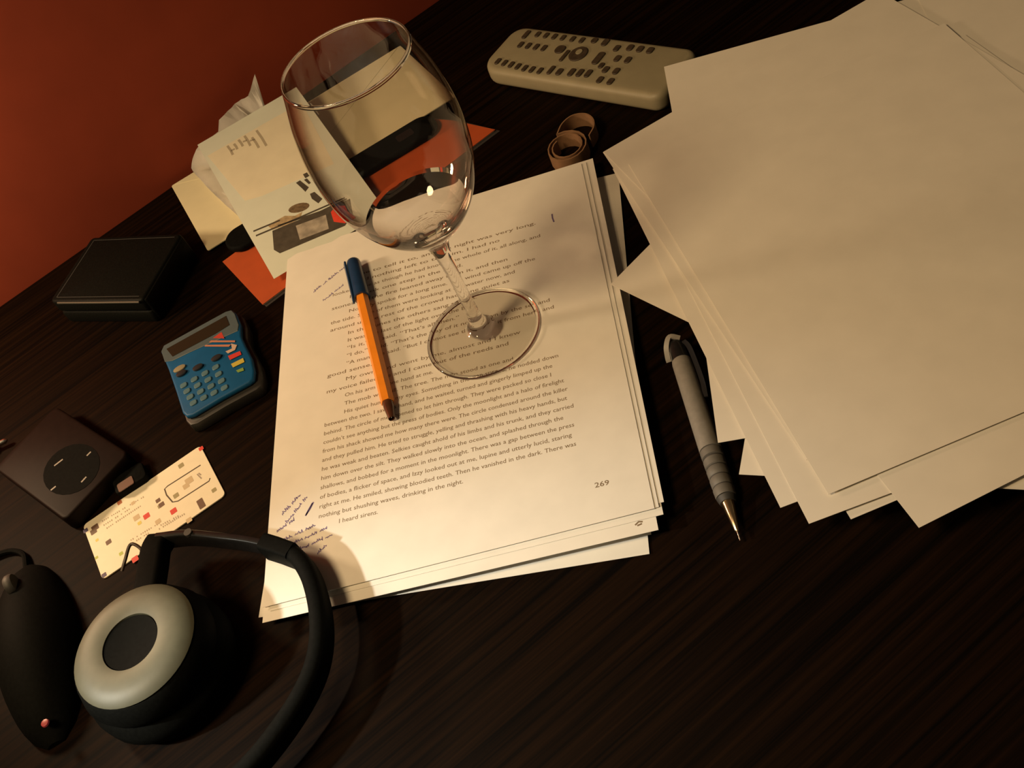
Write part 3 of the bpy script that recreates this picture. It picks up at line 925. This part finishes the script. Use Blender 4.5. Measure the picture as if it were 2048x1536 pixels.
for (x0, y0, x1, y1) in [(205, 1042, 290, 992), (208, 1050, 262, 1016), (214, 1056, 284, 1010), (262, 1088, 300, 1064), (262, 1080, 322, 1044), (315, 1060, 372, 1026), (322, 1050, 360, 1030)]:
    A, B = Vector(ls(x0, y0)), Vector(ls(x1, y1)); n = int((B - A).length / 1.3)
    for i in range(n):
        if rs.random() < 0.2:
            continue
        p = A.lerp(B, i / n); hh = rs.choice((0.5, 0.7))
        k = len(ct.v); ct.v += [(p.x - .36, p.y - hh, CT + .02), (p.x + .36, p.y - hh, CT + .02), (p.x + .36, p.y + hh, CT + .02), (p.x - .36, p.y + hh, CT + .02)]
        ct.f.append([k, k + 1, k + 2, k + 3])
ct.build('fine_print', fine, sim)
X, Y = ls(390, 949)
mk('grey_lettering', ribbon([[ls(394, 948), ls(403, 957)], [ls(397, 946), ls(402, 950)]], 0.9, CT), mat('sim_grey', (0.35, 0.30, 0.24), 0.6), sim)

# ------------------------------------------------------------------ headphones
cup_c = at(261, 1284, 42)
hp = thing('headphones', 'black headphones with a silver ringed ear cup, headband arching over the corner of the manuscript', 'headphones', (cup_c.x, cup_c.y, 0.05))
silver = mat('silver_plastic', (0.080, 0.080, 0.052), 0.55, 0.0, var=0.06, scale=200)


def ear_cup(cx, cy, tilt=0.0):
    def put(bm):
        bmesh.ops.translate(bm, verts=bm.verts, vec=(cx, cy, 0)); return bm
    mk('ear_cushion', put(lathe([(20, 0), (30, 0), (38, 2), (41, 9), (41, 17), (37, 22.5), (20, 22.5)], 40, close=True)), black_matt, hp, True)
    shell = mk('ear_shell', put(lathe([(0, 22.7), (37.5, 22.7), (38.8, 28), (36, 36), (34.4, 38), (0, 38)], 48)), black_matt, hp, True)
    mk('silver_ring', put(lathe([(15.3, 38.2), (33.6, 38.2), (34.2, 39), (31.6, 41.7), (26, 43.4), (19, 43.6), (15.7, 42.6)], 56, close=True)), silver, shell, True)
    mk('centre_disc', put(lathe([(0, 38.2), (15.1, 38.2), (15.1, 42), (11.5, 41.2), (0, 40.6)], 40)), black_matt, shell, True)


ear_cup(0, 0)
ear_cup(-14, -150)


def H(px, py, z):
    p = at(px, py, z); return Vector((p.x - cup_c.x, p.y - cup_c.y, z))


def box_sec(w, h, r=1.5):
    return rrect(w, h, min(r, w / 2.01, h / 2.01), 3)


zb = 19.5
arm_path = spline([H(322, 1082, zb), H(380, 1076, zb), H(450, 1082, zb), H(505, 1089, zb), H(556, 1101, zb)], 6)
mk('slider_arm', sweep(arm_path, box_sec(4.5, 13)), black_gloss, hp, True)
mk('joint_block', sweep([H(534, 1093, zb), H(560, 1101, zb), H(592, 1113, zb)], box_sec(9.9, 16.2, 2)), black_matt, hp, True)
band_path = spline([H(575, 1106, zb), H(603, 1124, zb), H(625, 1160, zb), H(640, 1215, zb), H(644, 1275, zb), H(634, 1335, zb), H(608, 1395, zb), H(565, 1462, zb), H(510, 1530, zb), H(450, 1585, zb),
                    H(380, 1635, zb), H(300, 1675, zb), H(230, 1695, zb)], 7)
mk('headband', sweep(band_path, box_sec(9.5, 15.5, 4)), black_matt, hp, True)
mk('yoke', sweep(spline([H(322, 1082, zb), H(312, 1100, zb + 2), H(307, 1132, zb + 5), H(302, 1162, zb + 8), H(297, 1192, zb + 10)], 5), box_sec(15, 12, 3)), black_matt, hp, True)
mk('yoke', sweep(spline([H(230, 1695, zb), H(215, 1700, zb + 2), H(180, 1708, zb + 7), H(140, 1712, zb + 11)], 5), box_sec(15, 12, 3)), black_matt, hp, True)
scw = mk('arm_screw', lathe([(0, 27.2), (2.4, 27.2), (2.4, 26.2), (2.4, 25.2)], 12), dgrey_r, hp)
q = H(377, 1066, 26.0); scw.location = Vector((q.x, q.y, 0)) * S
wire_m = mat('brown_wire', (0.035, 0.02, 0.012), 0.45)
mk('wire_loop', sweep(spline([H(244, 1142, 17), H(251, 1118, 20), H(258, 1094, 22), H(266, 1088, 22), H(280, 1096, 21), H(292, 1113, 20), H(304, 1128, 17)], 5), circle(1.0, 8)), wire_m, hp, True)

# ------------------------------------------------------------------ computer mouse at the lower left corner
m0, m1 = at(44, 1128, 8), at(96, 1480, 8); a4 = frame_of(m0, m1); ML = (m1 - m0).length
mouse = thing('computer_mouse', 'black computer mouse with a tiny red light, left of the headphones', 'mouse', (m0.x, m0.y, 0.05), a4)
bm = bmesh.new()
rings = []
NS = 18
for i in range(NS + 1):
    t = i / NS; x = ML * t
    w = 24.5 * math.sin(math.pi * (t * 0.985 + 0.0075)) ** 0.42
    h = 27 * (math.sin(math.pi * (t * 0.97 + 0.02)) ** 0.6)
    rings.append([bm.verts.new((x, w * math.cos(b), max(0.0, h * math.sin(b)) if k not in (0, 12) else 0)) for k, b in enumerate([math.pi * j / 12 for j in range(13)])])
for A, B in zip(rings, rings[1:]):
    for k in range(12):
        bm.faces.new((A[k], B[k], B[k + 1], A[k + 1]))
    bm.faces.new((A[12], B[12], B[0], A[0]))
bm.faces.new(rings[0]); bm.faces.new(rings[-1][::-1])
bmesh.ops.recalc_face_normals(bm, faces=bm.faces)
mk('body', bm, black_matt, mouse, True)
wb = lathe([(0, -2.5), (6, -2.5), (6.8, -1.2), (6.8, 1.2), (6, 2.5), (0, 2.5)], 20)
bmesh.ops.rotate(wb, verts=wb.verts, matrix=Matrix.Rotation(math.pi / 2, 3, 'X'))
bmesh.ops.translate(wb, verts=wb.verts, vec=(ML * 0.2, 0, 21))
mk('scroll_wheel', wb, dgrey_r, mouse, True)
lt = lathe([(0, 0), (2.3, 0), (2.1, 1.0), (0, 1.5)], 14)
lx = at(90, 1446, 14); dx, dy = lx.x - m0.x, lx.y - m0.y
bmesh.ops.translate(lt, verts=lt.verts, vec=(dx * math.cos(-a4) - dy * math.sin(-a4), dx * math.sin(-a4) + dy * math.cos(-a4), 13.4))
mk('red_light', lt, mat('red_led', (0.30, 0.03, 0.03), 0.4, emit=((1.0, 0.12, 0.12), 0.05)), mouse, True)
mk('cable', sweep(spline([(1, 0, 4), (-14, -2, 2.2), (-24, -14, 2.2), (-26, -40, 2.2), (-20, -90, 2.2)], 6), circle(1.8, 8)), black_matt, mouse, True)

# ------------------------------------------------------------------ light passes through the glass onto the paper
for o in sc.objects:
    if o.type == 'MESH':
        if o.parent == wg and o not in (foot, bowl):
            o.cycles.is_caustics_caster = True
        else:
            o.cycles.is_caustics_receiver = True
